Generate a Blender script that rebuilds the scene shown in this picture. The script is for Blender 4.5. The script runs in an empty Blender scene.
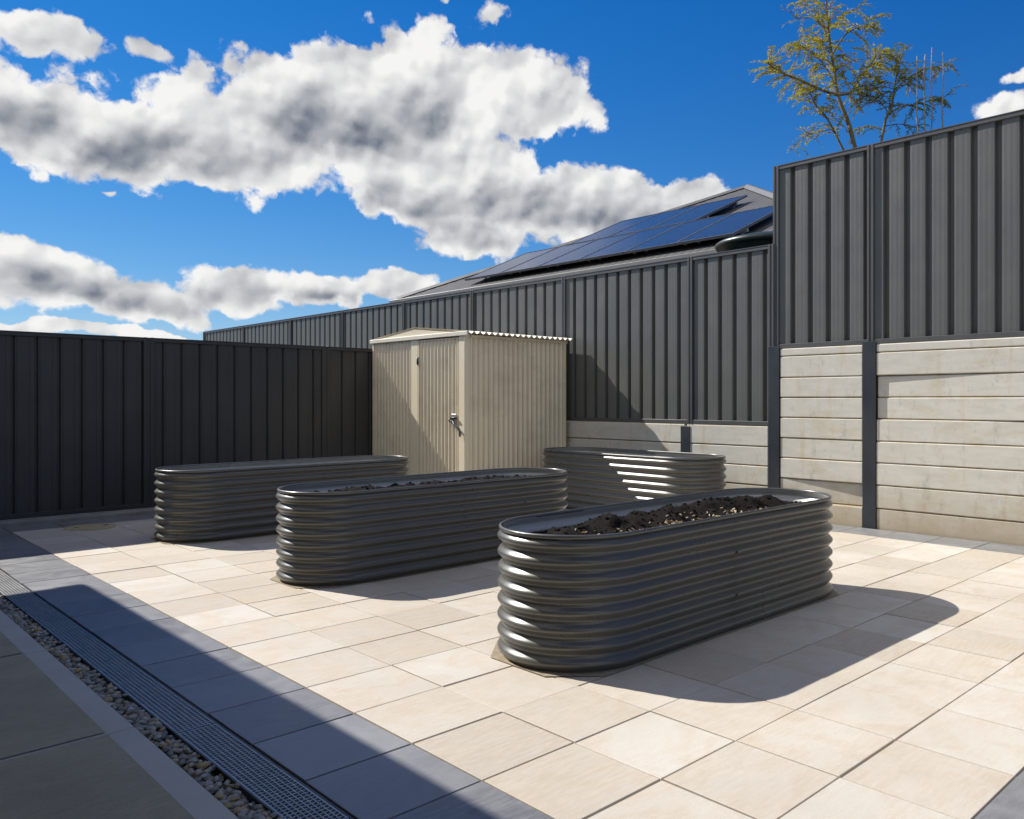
import bpy, bmesh, math, random
from mathutils import Vector, Matrix, noise
C = bpy.context
S = C.scene
COL = S.collection
rad = math.radians

# ------------------------------------------------------------------ camera
F_PX, CX, HY, EYE = 819.0, 616.0, 400.0, 1.19
TH = math.atan2(784, 819)                     # heading measured from +X
FW = (math.cos(TH), math.sin(TH)); RT = (math.sin(TH), -math.cos(TH))
cam = bpy.data.cameras.new('camera')
co = bpy.data.objects.new('camera', cam); COL.objects.link(co)
co.location = (0, 0, EYE)
co.rotation_euler = (rad(90), 0, TH - rad(90))
cam.sensor_width = 36; cam.lens = F_PX / 1024 * 36
cam.shift_x = (512 - CX) / 1024
cam.shift_y = (HY - 409.5) / 1024
cam.clip_start = 0.05; cam.clip_end = 2000
S.camera = co

# ------------------------------------------------------------------ sun and sky
SUNV = Vector((-0.34, 1.15, 1.0)).normalized()   # towards the sun
SUN_EL = math.asin(SUNV.z); SUN_AZ = math.atan2(SUNV.x, SUNV.y)
sl = bpy.data.lights.new('sun', 'SUN'); sl.energy = 4.8; sl.angle = rad(0.53); sl.color = (1.0, 0.945, 0.86)
so = bpy.data.objects.new('sun', sl); COL.objects.link(so)
so.location = (-8, 20, 30)
so.rotation_euler = SUNV.to_track_quat('Z', 'Y').to_euler()
SKY_STRENGTH = 0.10
S.view_settings.view_transform = 'Standard'; S.view_settings.look = 'None'
S.view_settings.gamma = 1; S.view_settings.use_curve_mapping = False
S.view_settings.exposure = 0.52

def px_dir(px, py):
    a = (px - CX) / F_PX; s = (HY - py) / F_PX
    return Vector((FW[0] + a * RT[0], FW[1] + a * RT[1], s))
def azel(px, py):
    d = px_dir(px, py)
    return math.degrees(math.atan2(d.x, d.y)), math.degrees(math.atan2(d.z, math.hypot(d.x, d.y)))

def build_world():
    w = bpy.data.worlds.new('World'); S.world = w; w.use_nodes = True
    nt = w.node_tree; N = nt.nodes; L = nt.links
    N.clear()
    def nd(t, **k):
        n = N.new(t)
        for a, b in k.items(): setattr(n, a, b)
        return n
    def lk(a, b): L.new(a, b)
    def val(sock, x):
        if hasattr(x, 'is_linked') or hasattr(x, 'links'): lk(x, sock)
        else: sock.default_value = x
    def M(op, a, b=0.0, c=0.0, clamp=False):
        n = nd('ShaderNodeMath', operation=op, use_clamp=clamp)
        val(n.inputs[0], a); val(n.inputs[1], b); val(n.inputs[2], c)
        return n.outputs[0]
    def V(op, a, b=(0, 0, 0), c=(0, 0, 0), out=0):
        n = nd('ShaderNodeVectorMath', operation=op)
        val(n.inputs[0], a); val(n.inputs[1], b)
        if op == 'MULTIPLY_ADD': val(n.inputs[2], c)
        return n.outputs[out]
    def ramp(x, a, b, lo=0.0, hi=1.0, kind='SMOOTHSTEP'):
        n = nd('ShaderNodeMapRange', interpolation_type=kind)
        val(n.inputs[0], x); n.inputs[1].default_value = a; n.inputs[2].default_value = b
        n.inputs[3].default_value = lo; n.inputs[4].default_value = hi
        return n.outputs[0]
    def mixc(f, a, b):
        n = nd('ShaderNodeMix', data_type='RGBA')
        val(n.inputs[0], f); val(n.inputs[6], a); val(n.inputs[7], b)
        return n.outputs[2]
    def noise_(v, scale, detail=6, rough=0.55, col=False, typ='FBM'):
        n = nd('ShaderNodeTexNoise')
        n.inputs['Scale'].default_value = scale; n.inputs['Detail'].default_value = detail
        n.inputs['Roughness'].default_value = rough
        lk(v, n.inputs['Vector'])
        return n.outputs['Color'] if col else n.outputs[0]
    sky = nd('ShaderNodeTexSky', sky_type='NISHITA')
    sky.sun_disc = False; sky.sun_elevation = SUN_EL; sky.sun_rotation = SUN_AZ
    sky.altitude = 200; sky.air_density = 1.0; sky.dust_density = 0.0; sky.ozone_density = 2.5
    tc = nd('ShaderNodeTexCoord')
    sep = nd('ShaderNodeSeparateXYZ'); lk(tc.outputs['Generated'], sep.inputs[0])
    x, y, z = sep.outputs
    az = M('MULTIPLY', M('ARCTAN2', x, y), 57.29578)
    el = M('MULTIPLY', M('ARCSINE', z), 57.29578)
    cmb = nd('ShaderNodeCombineXYZ'); lk(az, cmb.inputs[0]); lk(el, cmb.inputs[1])
    P = cmb.outputs[0]                         # degrees of azimuth and elevation
    # billowing: two octaves of domain warp
    def centred(c, amp):
        return V('MULTIPLY', V('SUBTRACT', c, (0.5, 0.5, 0.5)), (amp, amp, 0))
    w1 = centred(noise_(P, 0.13, 2, 0.5, True), 4.0)
    w2 = centred(noise_(P, 0.45, 3, 0.6, True), 2.4)
    PW = V('ADD', V('ADD', P, w1), w2)
    def blobs(lst, vec, extra=()):
        cur = None
        for (a, e, ra, re) in extra:
            v = V('MULTIPLY_ADD', vec, (1/ra, 1/re, 0), (-a/ra, -e/re, 0)); l = V('LENGTH', v, out=1)
            cur = l if cur is None else M('MINIMUM', cur, l)
        for (px, py, rx, ry, *bias) in lst:
            a, e = azel(px, py)
            a2, _ = azel(px + rx, py); _, e2 = azel(px, py - ry)
            sx, sy = 1 / max(abs(a2 - a), .3), 1 / max(abs(e2 - e), .3)
            v = V('MULTIPLY_ADD', vec, (sx, sy, 0), (-a * sx, -e * sy, 0))
            l = V('LENGTH', v, out=1)
            if bias: l = M('ADD', l, bias[0])
            cur = l if cur is None else M('SMOOTH_MIN', cur, l, 0.25)
        return cur
    cloud = [(20, 18, 95, 28, .32), (145, 48, 44, 24, .78),
             (50, 115, 120, 50), (185, 138, 125, 50), (320, 120, 105, 56), (440, 92, 85, 55), (400, 140, 110, 60), (380, 85, 90, 40),
             (525, 100, 68, 38), (420, 188, 70, 32), (470, 185, 85, 60), (565, 205, 95, 46), (640, 208, 70, 32),
             (690, 196, 30, 18), (480, 232, 55, 22), (260, 165, 90, 28),
             (50, 284, 90, 28, .1), (135, 300, 74, 20, .12), (15, 266, 60, 22, .12), (258, 292, 64, 21, .12), (335, 296, 52, 14, .12),
             (388, 290, 46, 17, .15), (90, 331, 150, 8, .25),
             (1012, 106, 60, 20, .3), (1022, 66, 44, 16, .62), (490, 20, 34, 20, .80), (445, 2, 20, 12, .85), (118, 190, 46, 10, .8)]
    around = [(-150, 36, 50, 20), (-60, 52, 44, 15), (100, 66, 48, 12), (-100, 26, 30, 12)]   # unseen clouds added outside the frame as white fill light
    dark = [(330, 132, 100, 34), (140, 150, 130, 26), (400, 196, 62, 22), (420, 110, 40, 26), (40, 120, 60, 18),
            (520, 205, 50, 30), (600, 222, 90, 16), (470, 232, 55, 20), (70, 292, 60, 14), (30, 278, 40, 12),
            (140, 305, 70, 12), (270, 298, 55, 9), (340, 303, 40, 6)]
    def billow(v, scale, det=2.0, smo=0.18, feat='SMOOTH_F1'):
        n = nd('ShaderNodeTexVoronoi', feature=feat, voronoi_dimensions='2D', normalize=True)
        n.inputs['Scale'].default_value = scale; n.inputs['Detail'].default_value = det
        n.inputs['Roughness'].default_value = 0.52; n.inputs['Lacunarity'].default_value = 2.3
        if feat != 'F1': n.inputs['Smoothness'].default_value = smo
        lk(v, n.inputs['Vector']); return M('SUBTRACT', 0.5, n.outputs['Distance'])
    w3 = centred(noise_(P, 1.3, 3, 0.6, True), 0.6)
    PB = V('ADD', V('ADD', P, V('MULTIPLY', w1, (0.35, 0.35, 0))), w3)
    d = blobs(cloud, V('ADD', PW, V('MULTIPLY', w2, (-0.45, -0.45, 0))), around)
    dd = blobs(dark, V('ADD', P, V('MULTIPLY', w1, (0.8, 0.8, 0))))
    SC = 0.34
    b1 = billow(PB, SC, 2.0, feat='F1')
    s1 = billow(PB, 0.30, 0.0, 0.7); s2 = billow(V('ADD', PB, (-0.65, 0.95, 0)), 0.30, 0.0, 0.7)            # a step towards the sun
    vr = nd('ShaderNodeVectorRotate', rotation_type='Z_AXIS'); vr.inputs['Angle'].default_value = 0.6
    lk(V('ADD', PB, w3), vr.inputs['Vector'])
    f1 = noise_(vr.outputs[0], 0.55, 6, 0.60)
    m1 = billow(PB, 0.85, 0.0, 0.4); m2 = billow(V('ADD', PB, (-0.24, 0.36, 0)), 0.85, 0.0, 0.4)
    dens = M('ADD', M('SUBTRACT', 1.04, d), M('MULTIPLY', b1, 1.15))
    dens = M('ADD', dens, M('MULTIPLY', M('SUBTRACT', f1, 0.5), 0.95))
    cover = ramp(dens, 0.02, 0.28)
    relief = M('MULTIPLY', M('SUBTRACT', s1, s2), 1.05)
    relief = M('ADD', relief, M('MULTIPLY', M('SUBTRACT', m1, m2), 0.42))
    relief = M('ADD', relief, M('MULTIPLY', M('SUBTRACT', f1, 0.5), 0.30))
    shade = ramp(dd, 0.1, 1.75, 1.0, 0.0)
    thick = ramp(dens, 0.15, 0.75, 0.0, 1.0)
    core = M('MULTIPLY', shade, thick)
    lum = M('SUBTRACT', M('ADD', 0.84, relief), M('MULTIPLY', core, 0.50))
    lum = M('MAXIMUM', M('MINIMUM', lum, 1.08), 0.0)
    tone = mixc(ramp(lum, 0.05, 1.0, 0, 1, 'LINEAR'), (0.17, 0.20, 0.26, 1), (1.0, 0.995, 0.985, 1))
    ccol = V('MULTIPLY', tone, (CLOUD, CLOUD, CLOUD))
    hs = nd('ShaderNodeHueSaturation'); hs.inputs['Saturation'].default_value = 1.42; hs.inputs['Value'].default_value = 1.0
    lk(sky.outputs[0], hs.inputs['Color'])
    sk = V('MULTIPLY', hs.outputs[0], SKY_TINT)
    skyc = V('DIVIDE', sk, V('MULTIPLY_ADD', sk, (0.075, 0.075, 0.075), (1, 1, 1)))
    final = mixc(cover, skyc, ccol)
    bg = nd('ShaderNodeBackground'); bg.inputs[1].default_value = SKY_STRENGTH
    lk(final, bg.inputs[0])
    out = nd('ShaderNodeOutputWorld'); lk(bg.outputs[0], out.inputs[0])
CLOUD = 6.4
SKY_TINT = (0.52, 0.69, 1.10)
build_world()

# ------------------------------------------------------------------ helpers
class MB:
    """collects faces, links them as ONE mesh object"""
    def __init__(s): s.v = []; s.f = []; s.mi = []; s.m = 0; s.sm = []; s.smooth = False
    def add(s, vs, fs):
        o = len(s.v); s.v += [tuple(p) for p in vs]
        for f in fs: s.f.append([i + o for i in f]); s.mi.append(s.m); s.sm.append(s.smooth)
    def box(s, a, b, ch=0.0):
        x0, y0, z0 = a; x1, y1, z1 = b
        if ch <= 0:
            s.add([(x0,y0,z0),(x1,y0,z0),(x1,y1,z0),(x0,y1,z0),(x0,y0,z1),(x1,y0,z1),(x1,y1,z1),(x0,y1,z1)],
                  [(3,2,1,0),(4,5,6,7),(0,1,5,4),(1,2,6,5),(2,3,7,6),(3,0,4,7)])
        else:
            bm = bmesh.new()
            bmesh.ops.create_cube(bm, size=1)
            for v in bm.verts:
                v.co = Vector(((x0+x1)/2 + v.co.x*(x1-x0), (y0+y1)/2 + v.co.y*(y1-y0), (z0+z1)/2 + v.co.z*(z1-z0)))
            bmesh.ops.bevel(bm, geom=bm.edges[:], offset=ch, segments=1, affect='EDGES')
            bm.verts.index_update()
            s.add([v.co[:] for v in bm.verts], [[v.index for v in f.verts] for f in bm.faces]); bm.free()
    def tube(s, pts, r, n=8, cap=True, smooth=True):
        pts = [Vector(p) for p in pts]
        rs = r if isinstance(r, (list, tuple)) else [r]*len(pts)
        o = s.smooth; s.smooth = smooth
        V_ = []; F_ = []
        t0 = (pts[1]-pts[0]).normalized()
        up = Vector((0,0,1)) if abs(t0.z) < .9 else Vector((1,0,0))
        a = t0.cross(up).normalized()
        for i, p in enumerate(pts):
            t = (pts[min(i+1,len(pts)-1)]-pts[max(i-1,0)]).normalized()
            a = (a - t*a.dot(t)).normalized(); b = t.cross(a)
            for k in range(n):
                q = 2*math.pi*k/n
                V_.append(p + (a*math.cos(q)+b*math.sin(q))*rs[i])
        for i in range(len(pts)-1):
            for k in range(n):
                F_.append((i*n+k, i*n+(k+1)%n, (i+1)*n+(k+1)%n, (i+1)*n+k))
        if cap: F_.append(tuple(range(n))[::-1]); F_.append(tuple((len(pts)-1)*n+k for k in range(n)))
        s.add(V_, F_); s.smooth = o
    def build(s, name, mat, parent=None, loc=None):
        me = bpy.data.meshes.new(name)
        me.from_pydata(s.v, [], s.f); me.update()
        for m in (mat if isinstance(mat, (list, tuple)) else [mat]): me.materials.append(m)
        me.polygons.foreach_set('material_index', s.mi)
        me.polygons.foreach_set('use_smooth', s.sm)
        o = bpy.data.objects.new(name, me); COL.objects.link(o)
        if parent is not None: o.parent = parent
        if loc: o.location = loc
        return o
def tag(o, label=None, cat=None, group=None, kind=None):
    if label: o['label'] = label
    if cat: o['category'] = cat
    if group: o['group'] = group
    if kind: o['kind'] = kind
    return o
def thing(name, label, cat, loc=(0,0,0), rz=0, group=None):
    o = bpy.data.objects.new(name, None); COL.objects.link(o)
    o.location = loc; o.rotation_euler = (0,0,rz); o.empty_display_size = .2
    return tag(o, label, cat, group)
def fbm(x, y, z=0.0, o=4): return noise.fractal(Vector((x, y, z)), 1.0, 2.0, o)

# ------------------------------------------------------------------ materials
class MT:
    def __init__(s, name, rough=.5, spec=.5, metal=0.0, base=None):
        s.m = bpy.data.materials.new(name); s.m.use_nodes = True
        s.nt = s.m.node_tree; s.N = s.nt.nodes
        s.p = next(n for n in s.N if n.type == 'BSDF_PRINCIPLED')
        s.p.inputs['Roughness'].default_value = rough
        s.p.inputs['Specular IOR Level'].default_value = spec
        s.p.inputs['Metallic'].default_value = metal
        if base: s.p.inputs['Base Color'].default_value = (*base, 1)
        s.tc = s.N.new('ShaderNodeTexCoord'); s.obj = s.tc.outputs['Object']
        s.geo = s.N.new('ShaderNodeNewGeometry'); s.pos = s.geo.outputs['Position']
    def lk(s, a, b): s.nt.links.new(a, b)
    def mapv(s, sc=(1,1,1), src=None, rot=(0,0,0)):
        n = s.N.new('ShaderNodeMapping'); n.inputs['Scale'].default_value = sc; n.inputs['Rotation'].default_value = rot
        s.lk(src or s.pos, n.inputs[0]); return n.outputs[0]
    def noise(s, scale, detail=5, rough=.55, vec=None, dist=0.0):
        n = s.N.new('ShaderNodeTexNoise'); n.inputs['Scale'].default_value = scale
        n.inputs['Detail'].default_value = detail; n.inputs['Roughness'].default_value = rough
        n.inputs['Distortion'].default_value = dist
        s.lk(vec or s.pos, n.inputs['Vector']); return n.outputs[0]
    def voro(s, scale, vec=None, feat='F1', out='Distance'):
        n = s.N.new('ShaderNodeTexVoronoi'); n.feature = feat; n.inputs['Scale'].default_value = scale
        s.lk(vec or s.pos, n.inputs['Vector']); return n.outputs[out]
    def ramp(s, x, stops):
        n = s.N.new('ShaderNodeValToRGB'); e = n.color_ramp.elements
        while len(e) < len(stops): e.new(0.5)
        for q, (p, c) in zip(e, stops):
            q.position = p; q.color = (*c, 1) if isinstance(c, (tuple, list)) else (c, c, c, 1)
        s.lk(x, n.inputs[0]); return n.outputs[0]
    def mix(s, f, a, b, mode='MIX'):
        n = s.N.new('ShaderNodeMix'); n.data_type = 'RGBA'; n.blend_type = mode
        for k, v in ((0, f), (6, a), (7, b)):
            if isinstance(v, (int, float)): n.inputs[k].default_value = v
            elif isinstance(v, tuple): n.inputs[k].default_value = (*v, 1)
            else: s.lk(v, n.inputs[k])
        return n.outputs[2]
    def math(s, op, a, b=0.0):
        n = s.N.new('ShaderNodeMath'); n.operation = op
        for k, v in ((0, a), (1, b)):
            if isinstance(v, (int, float)): n.inputs[k].default_value = v
            else: s.lk(v, n.inputs[k])
        return n.outputs[0]
    def base(s, c): s.lk(c, s.p.inputs['Base Color']); return s
    def rough(s, x): s.lk(x, s.p.inputs['Roughness']); return s
    def bump(s, h, strength=.3, dist=.01):
        n = s.N.new('ShaderNodeBump'); n.inputs['Strength'].default_value = strength; n.inputs['Distance'].default_value = dist
        s.lk(h, n.inputs['Height']); s.lk(n.outputs[0], s.p.inputs['Normal']); return s
    def island(s): return s.geo.outputs['Random Per Island']

def paver_mat(name, cols, rough, spec, streak, vein):
    t = MT(name, rough, spec)
    isl = t.island()
    c = t.ramp(isl, [(0.0, cols[0]), (0.35, cols[1]), (0.65, cols[2]), (1.0, cols[3])])
    # per-slab offset so that no two slabs carry the same clouding
    cmb = t.N.new('ShaderNodeCombineXYZ'); t.lk(t.math('MULTIPLY', isl, 37.0), cmb.inputs[2])
    va = t.N.new('ShaderNodeVectorMath'); t.lk(t.pos, va.inputs[0]); t.lk(cmb.outputs[0], va.inputs[1])
    v = va.outputs[0]
    n = t.noise(4.5, 6, .6, t.mapv((1, 1, 1), v), .8)
    c = t.mix(t.ramp(n, [(.42, 0.0), (.68, .55)]), c, vein)
    st = t.noise(14, 4, .6, t.mapv((0.9, 5.0, 1), v, (0, 0, .35)))
    c = t.mix(t.ramp(st, [(.35, 0.0), (.75, streak)]), c, (cols[3][0]*1.12, cols[3][1]*1.13, cols[3][2]*1.15))
    g = t.noise(420, 3, .6)
    c = t.mix(.16, c, t.ramp(g, [(.3, 0.0), (.7, 1.0)]), 'OVERLAY')
    sp = t.voro(95)
    c = t.mix(t.ramp(sp, [(0.04, .5), (.10, 0.0)]), c, (cols[0][0]*.5, cols[0][1]*.48, cols[0][2]*.45))
    big = t.noise(.9, 4, .6)
    c = t.mix(t.ramp(big, [(.40, 0.22), (.62, 0.0)]), c, (cols[0][0]*.7, cols[0][1]*.68, cols[0][2]*.66))
    t.base(c)
    t.rough(t.ramp(n, [(.2, rough-.08), (.8, rough+.1)]))
    t.bump(t.math('ADD', t.math('MULTIPLY', g, .35), t.math('MULTIPLY', st, .5)), .25, .004)
    return t.m
m_paver = paver_mat('sandstone_paver', [(.47,.418,.343), (.54,.49,.412), (.58,.535,.462), (.625,.592,.535)], .62, .4, .35, (.50,.385,.255))
m_dark = paver_mat('charcoal_paver', [(.145,.147,.155), (.185,.187,.195), (.215,.217,.225), (.25,.252,.26)], .38, .6, .8, (.345,.345,.35))
m_grout = MT('joint_sand', .95, .2); m_grout.base(m_grout.ramp(m_grout.noise(160), [(.3,(.035,.03,.025)), (.7,(.07,.06,.048))])); m_grout = m_grout.m

t = MT('brushed_concrete', .75, .35)
n = t.noise(2.6, 8, .68); st = t.noise(22, 4, .6, t.mapv((.35, 6, 1)))
c = t.ramp(n, [(.3, (.35,.28,.16)), (.7, (.53,.435,.265))])
c = t.mix(t.ramp(t.noise(300, 2), [(.35, 0.0), (.75, .65)]), c, (.56,.48,.34))
c = t.mix(t.ramp(st, [(.4, 0.0), (.75, .35)]), c, (.20,.165,.105))
c = t.mix(t.ramp(t.voro(70), [(.06, .6), (.14, 0.0)]), c, (.10,.08,.06))
t.base(c).bump(t.math('ADD', st, t.noise(260, 3)), .3, .004); m_slab = t.m
t = MT('trowelled_concrete', .7, .35)
c = t.ramp(t.noise(2.2, 6, .6), [(.3, (.58,.525,.42)), (.7, (.68,.615,.50))])
c = t.mix(t.ramp(t.noise(260, 2), [(.35, 0.0), (.75, .35)]), c, (.33,.305,.265))
t.base(c).bump(t.noise(200, 3), .15, .003); m_border = t.m
t = MT('concrete_kerb', .85, .3)
t.base(t.ramp(t.noise(5, 6, .65), [(.3, (.23,.22,.20)), (.7, (.34,.33,.30))])).bump(t.noise(120, 4), .3, .004); m_kerb = t.m

t = MT('concrete_sleeper', .82, .3)
isl = t.island()
zs = t.N.new('ShaderNodeSeparateXYZ'); t.lk(t.pos, zs.inputs[0])
grain = t.noise(7, 6, .65, t.mapv((1, .6, 2.2)))
c = t.ramp(grain, [(.28, (.48,.468,.42)), (.5, (.545,.53,.48)), (.72, (.60,.587,.535))])
c = t.mix(t.math('MULTIPLY', isl, .35), c, (.60,.58,.52))
blot = t.noise(2.6, 5, .6, t.mapv((1, 1, 2.2)))
c = t.mix(t.ramp(blot, [(.53, 0.0), (.74, .5)]), c, (.44,.36,.20))          # yellow weathering
drip = t.noise(9, 4, .6, t.mapv((1, 1.0, .12)))
c = t.mix(t.ramp(drip, [(.56, 0.0), (.72, .4)]), c, (.47,.36,.18))
dirt = t.noise(16, 6, .7)
c = t.mix(t.ramp(dirt, [(.60, 0.0), (.78, .55)]), c, (.20,.19,.165))
gz = t.N.new('ShaderNodeSeparateXYZ'); t.lk(t.tc.outputs['Generated'], gz.inputs[0])
edge = t.math('ADD', t.math('ABSOLUTE', t.math('SUBTRACT', gz.outputs[2], .5)), t.math('MULTIPLY', t.noise(6, 4, .6), .12))
c = t.mix(t.ramp(edge, [(.515, 0.0), (.56, .55)]), c, (.38,.29,.14))      # ochre staining along the joints
lich = t.noise(5.5, 7, .75, t.mapv((1, 1.6, .8)))
c = t.mix(t.ramp(lich, [(.56, 0.0), (.68, .45)]), c, (.27,.27,.245))
# splashed earth near the foot of the wall: a stain with its own ragged outline
foot = t.math('ADD', zs.outputs[2], t.math('MULTIPLY', t.noise(5, 5, .65), -.5))
fr = t.N.new('ShaderNodeMapRange'); t.lk(foot, fr.inputs[0]); fr.inputs[1].default_value = -.22; fr.inputs[2].default_value = .16; fr.inputs[3].default_value = .65; fr.inputs[4].default_value = 0
c = t.mix(fr.outputs[0], c, (.36,.27,.15))
t.base(c).bump(t.math('ADD', grain, t.math('MULTIPLY', t.noise(180, 4), .35)), .16, .005); m_sleeper = t.m

def steel(name, a, b, rough, spec=.5, metal=0., sc=6, dust=None):
    t = MT(name, rough, spec, metal)
    n = t.noise(sc, 5, .6, t.mapv((1, 1, .35)))
    c = t.ramp(n, [(.3, a), (.7, b)])
    if dust:
        c = t.mix(t.ramp(t.noise(2.3, 6, .65), [(.5, 0.0), (.75, .5)]), c, dust)
    t.base(c)
    t.rough(t.ramp(t.noise(3.5, 5, .6), [(.3, rough-.06), (.7, rough+.08)]))
    t.bump(t.noise(9, 3, .5), .06, .004)
    return t.m
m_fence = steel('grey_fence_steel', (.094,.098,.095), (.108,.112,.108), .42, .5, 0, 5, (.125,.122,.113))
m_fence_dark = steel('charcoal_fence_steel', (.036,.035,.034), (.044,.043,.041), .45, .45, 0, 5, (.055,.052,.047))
m_post = steel('grey_post_steel', (.070,.072,.074), (.080,.082,.084), .42)
m_col = steel('blue_black_column_paint', (.018,.024,.032), (.027,.033,.042), .42, .5, 0, 9, (.055,.055,.055))
t = MT('grey_bed_steel', .33, .62, .1)
n = t.noise(3, 5, .6, t.mapv((1, 1, .35)))
c = t.ramp(n, [(.3, (.086,.086,.077)), (.7, (.096,.095,.085))])
c = t.mix(t.ramp(t.noise(2.3, 6, .65), [(.5, 0.0), (.75, .5)]), c, (.115,.108,.092))
c = t.mix(t.geo.outputs['Backfacing'], c, (.46,.46,.44))            # the sheet's reverse is coated pale grey
t.base(c).rough(t.ramp(t.noise(3.5, 5, .6), [(.3, .26), (.7, .35)])); m_bed = t.m
m_rim = steel('bed_rim_steel', (.10,.10,.096), (.125,.125,.12), .3, .6, .3)
m_cream = steel('cream_steel', (.67,.585,.435), (.71,.62,.465), .42, .45, 0, 4, (.40,.33,.235))
m_creamtrim = steel('pale_cream_trim', (.74,.66,.50), (.78,.70,.53), .4, .45)
m_roofs = steel('pale_roof_steel', (.68,.63,.52), (.74,.69,.58), .35, .5)
m_galv = steel('galvanised_steel', (.36,.365,.36), (.50,.50,.49), .4, .5, .45, 30)
m_black = steel('black_iron', (.012,.012,.013), (.02,.02,.021), .4)
m_roof = steel('grey_roof_steel', (.105,.103,.100), (.122,.12,.116), .55, .35, 0, 2)
m_ridge = steel('ridge_cap_steel', (.15,.147,.143), (.18,.176,.17), .45)
m_tank = steel('green_tank_plastic', (.022,.034,.03), (.03,.044,.038), .35)
m_wall = MT('rendered_wall', .85, .2); m_wall.base(m_wall.ramp(m_wall.noise(3), [(.3,(.42,.39,.34)), (.7,(.5,.47,.41))])); m_wall = m_wall.m
t = MT('solar_glass', .2, .38)
br = t.N.new('ShaderNodeTexBrick'); br.offset = 0
br.inputs['Color1'].default_value = (.016,.022,.042,1); br.inputs['Color2'].default_value = (.018,.025,.047,1); br.inputs['Mortar'].default_value = (.09,.11,.15,1)
br.inputs['Scale'].default_value = 1; br.inputs['Mortar Size'].default_value = .006; br.inputs['Brick Width'].default_value = .156; br.inputs['Row Height'].default_value = .156
t.lk(t.obj, br.inputs['Vector']); t.base(br.outputs[0]); m_solar = t.m
m_alu = steel('panel_frame', (.13,.135,.14), (.17,.175,.18), .4, .5, .5)
t = MT('compost', .95, .12)
t.base(t.ramp(t.noise(38, 6, .7), [(.3, (.006,.005,.0045)), (.62, (.016,.013,.011)), (.85, (.04,.031,.024))])).bump(t.noise(60, 6, .7), .9, .02); m_soil = t.m
t = MT('straw_chips', .8, .3); t.base(t.ramp(t.island(), [(0, (.52,.42,.26)), (.6, (.40,.25,.13)), (1, (.70,.62,.46))])); m_chip = t.m
t = MT('bedding_sand', .95, .2); t.base(t.ramp(t.noise(40, 5, .6), [(.3, (.26,.215,.15)), (.7, (.40,.34,.25))])).bump(t.noise(150, 4), .4, .005); m_sand = t.m
t = MT('river_pebble', .55, .45)
c = t.ramp(t.island(), [(0, (.21,.19,.165)), (.2, (.38,.34,.285)), (.4, (.54,.48,.38)), (.58, (.34,.25,.15)), (.72, (.64,.56,.44)), (.86, (.56,.34,.10)), (.93, (.62,.58,.50)), (1, (.16,.155,.15))])
c = t.mix(t.ramp(t.noise(60, 4), [(.35, 0.0), (.75, .5)]), c, (.16,.14,.12)); t.base(c); m_peb = t.m
t = MT('earth', .95, .2); t.base(t.ramp(t.noise(2, 8, .65), [(.3, (.13,.10,.07)), (.7, (.20,.16,.115))])).bump(t.noise(20, 6), .5, .02); m_earth = t.m
def bark(name, a, b):
    t = MT(name, .85, .25); n = t.noise(18, 6, .65, t.mapv((1, 1, .3)))
    t.base(t.ramp(n, [(.3, a), (.7, b)])).bump(n, .5, .006); return t.m
m_bark = bark('tree_bark', (.10,.08,.04), (.24,.20,.10))
m_bark2 = bark('grey_stem_bark', (.20,.17,.16), (.42,.38,.36))
def leafm(name, stops, trans):
    t = MT(name, .7, .08); c = t.ramp(t.island(), stops); t.base(c)
    tr = t.N.new('ShaderNodeBsdfTranslucent'); t.lk(c, tr.inputs[0])
    mx = t.N.new('ShaderNodeMixShader'); mx.inputs[0].default_value = trans
    t.lk(t.p.outputs[0], mx.inputs[1]); t.lk(tr.outputs[0], mx.inputs[2])
    o = next(n for n in t.N if n.type == 'OUTPUT_MATERIAL'); t.lk(mx.outputs[0], o.inputs[0]); return t.m
m_leaf = leafm('yellow_green_leaf', [(0, (.22,.24,.04)), (.4, (.38,.36,.045)), (.75, (.52,.43,.045)), (1, (.46,.31,.05))], .4)
m_leaf2 = leafm('olive_leaf', [(0, (.12,.15,.04)), (.5, (.23,.24,.055)), (1, (.40,.33,.06))], .35)

# ------------------------------------------------------------------ the setting: ground, paving, slab
def sheet(name, x0, y0, x1, y1, z, mat, **k):
    b = MB(); b.add([(x0,y0,z),(x1,y0,z),(x1,y1,z),(x0,y1,z)], [(0,1,2,3)])
    return tag(b.build(name, mat), kind='structure')
sheet('ground', -300, -300, 300, 300, -.09, m_earth)
def mass(name, a, b_):
    b = MB(); b.box(a, b_); return tag(b.build(name, m_earth), kind='structure')
mass('raised_ground', (7.20, 4.66, -.08), (90, 60, .84))
mass('upper_raised_ground', (7.20, -40, -.08), (90, 4.655, 1.64))

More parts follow.
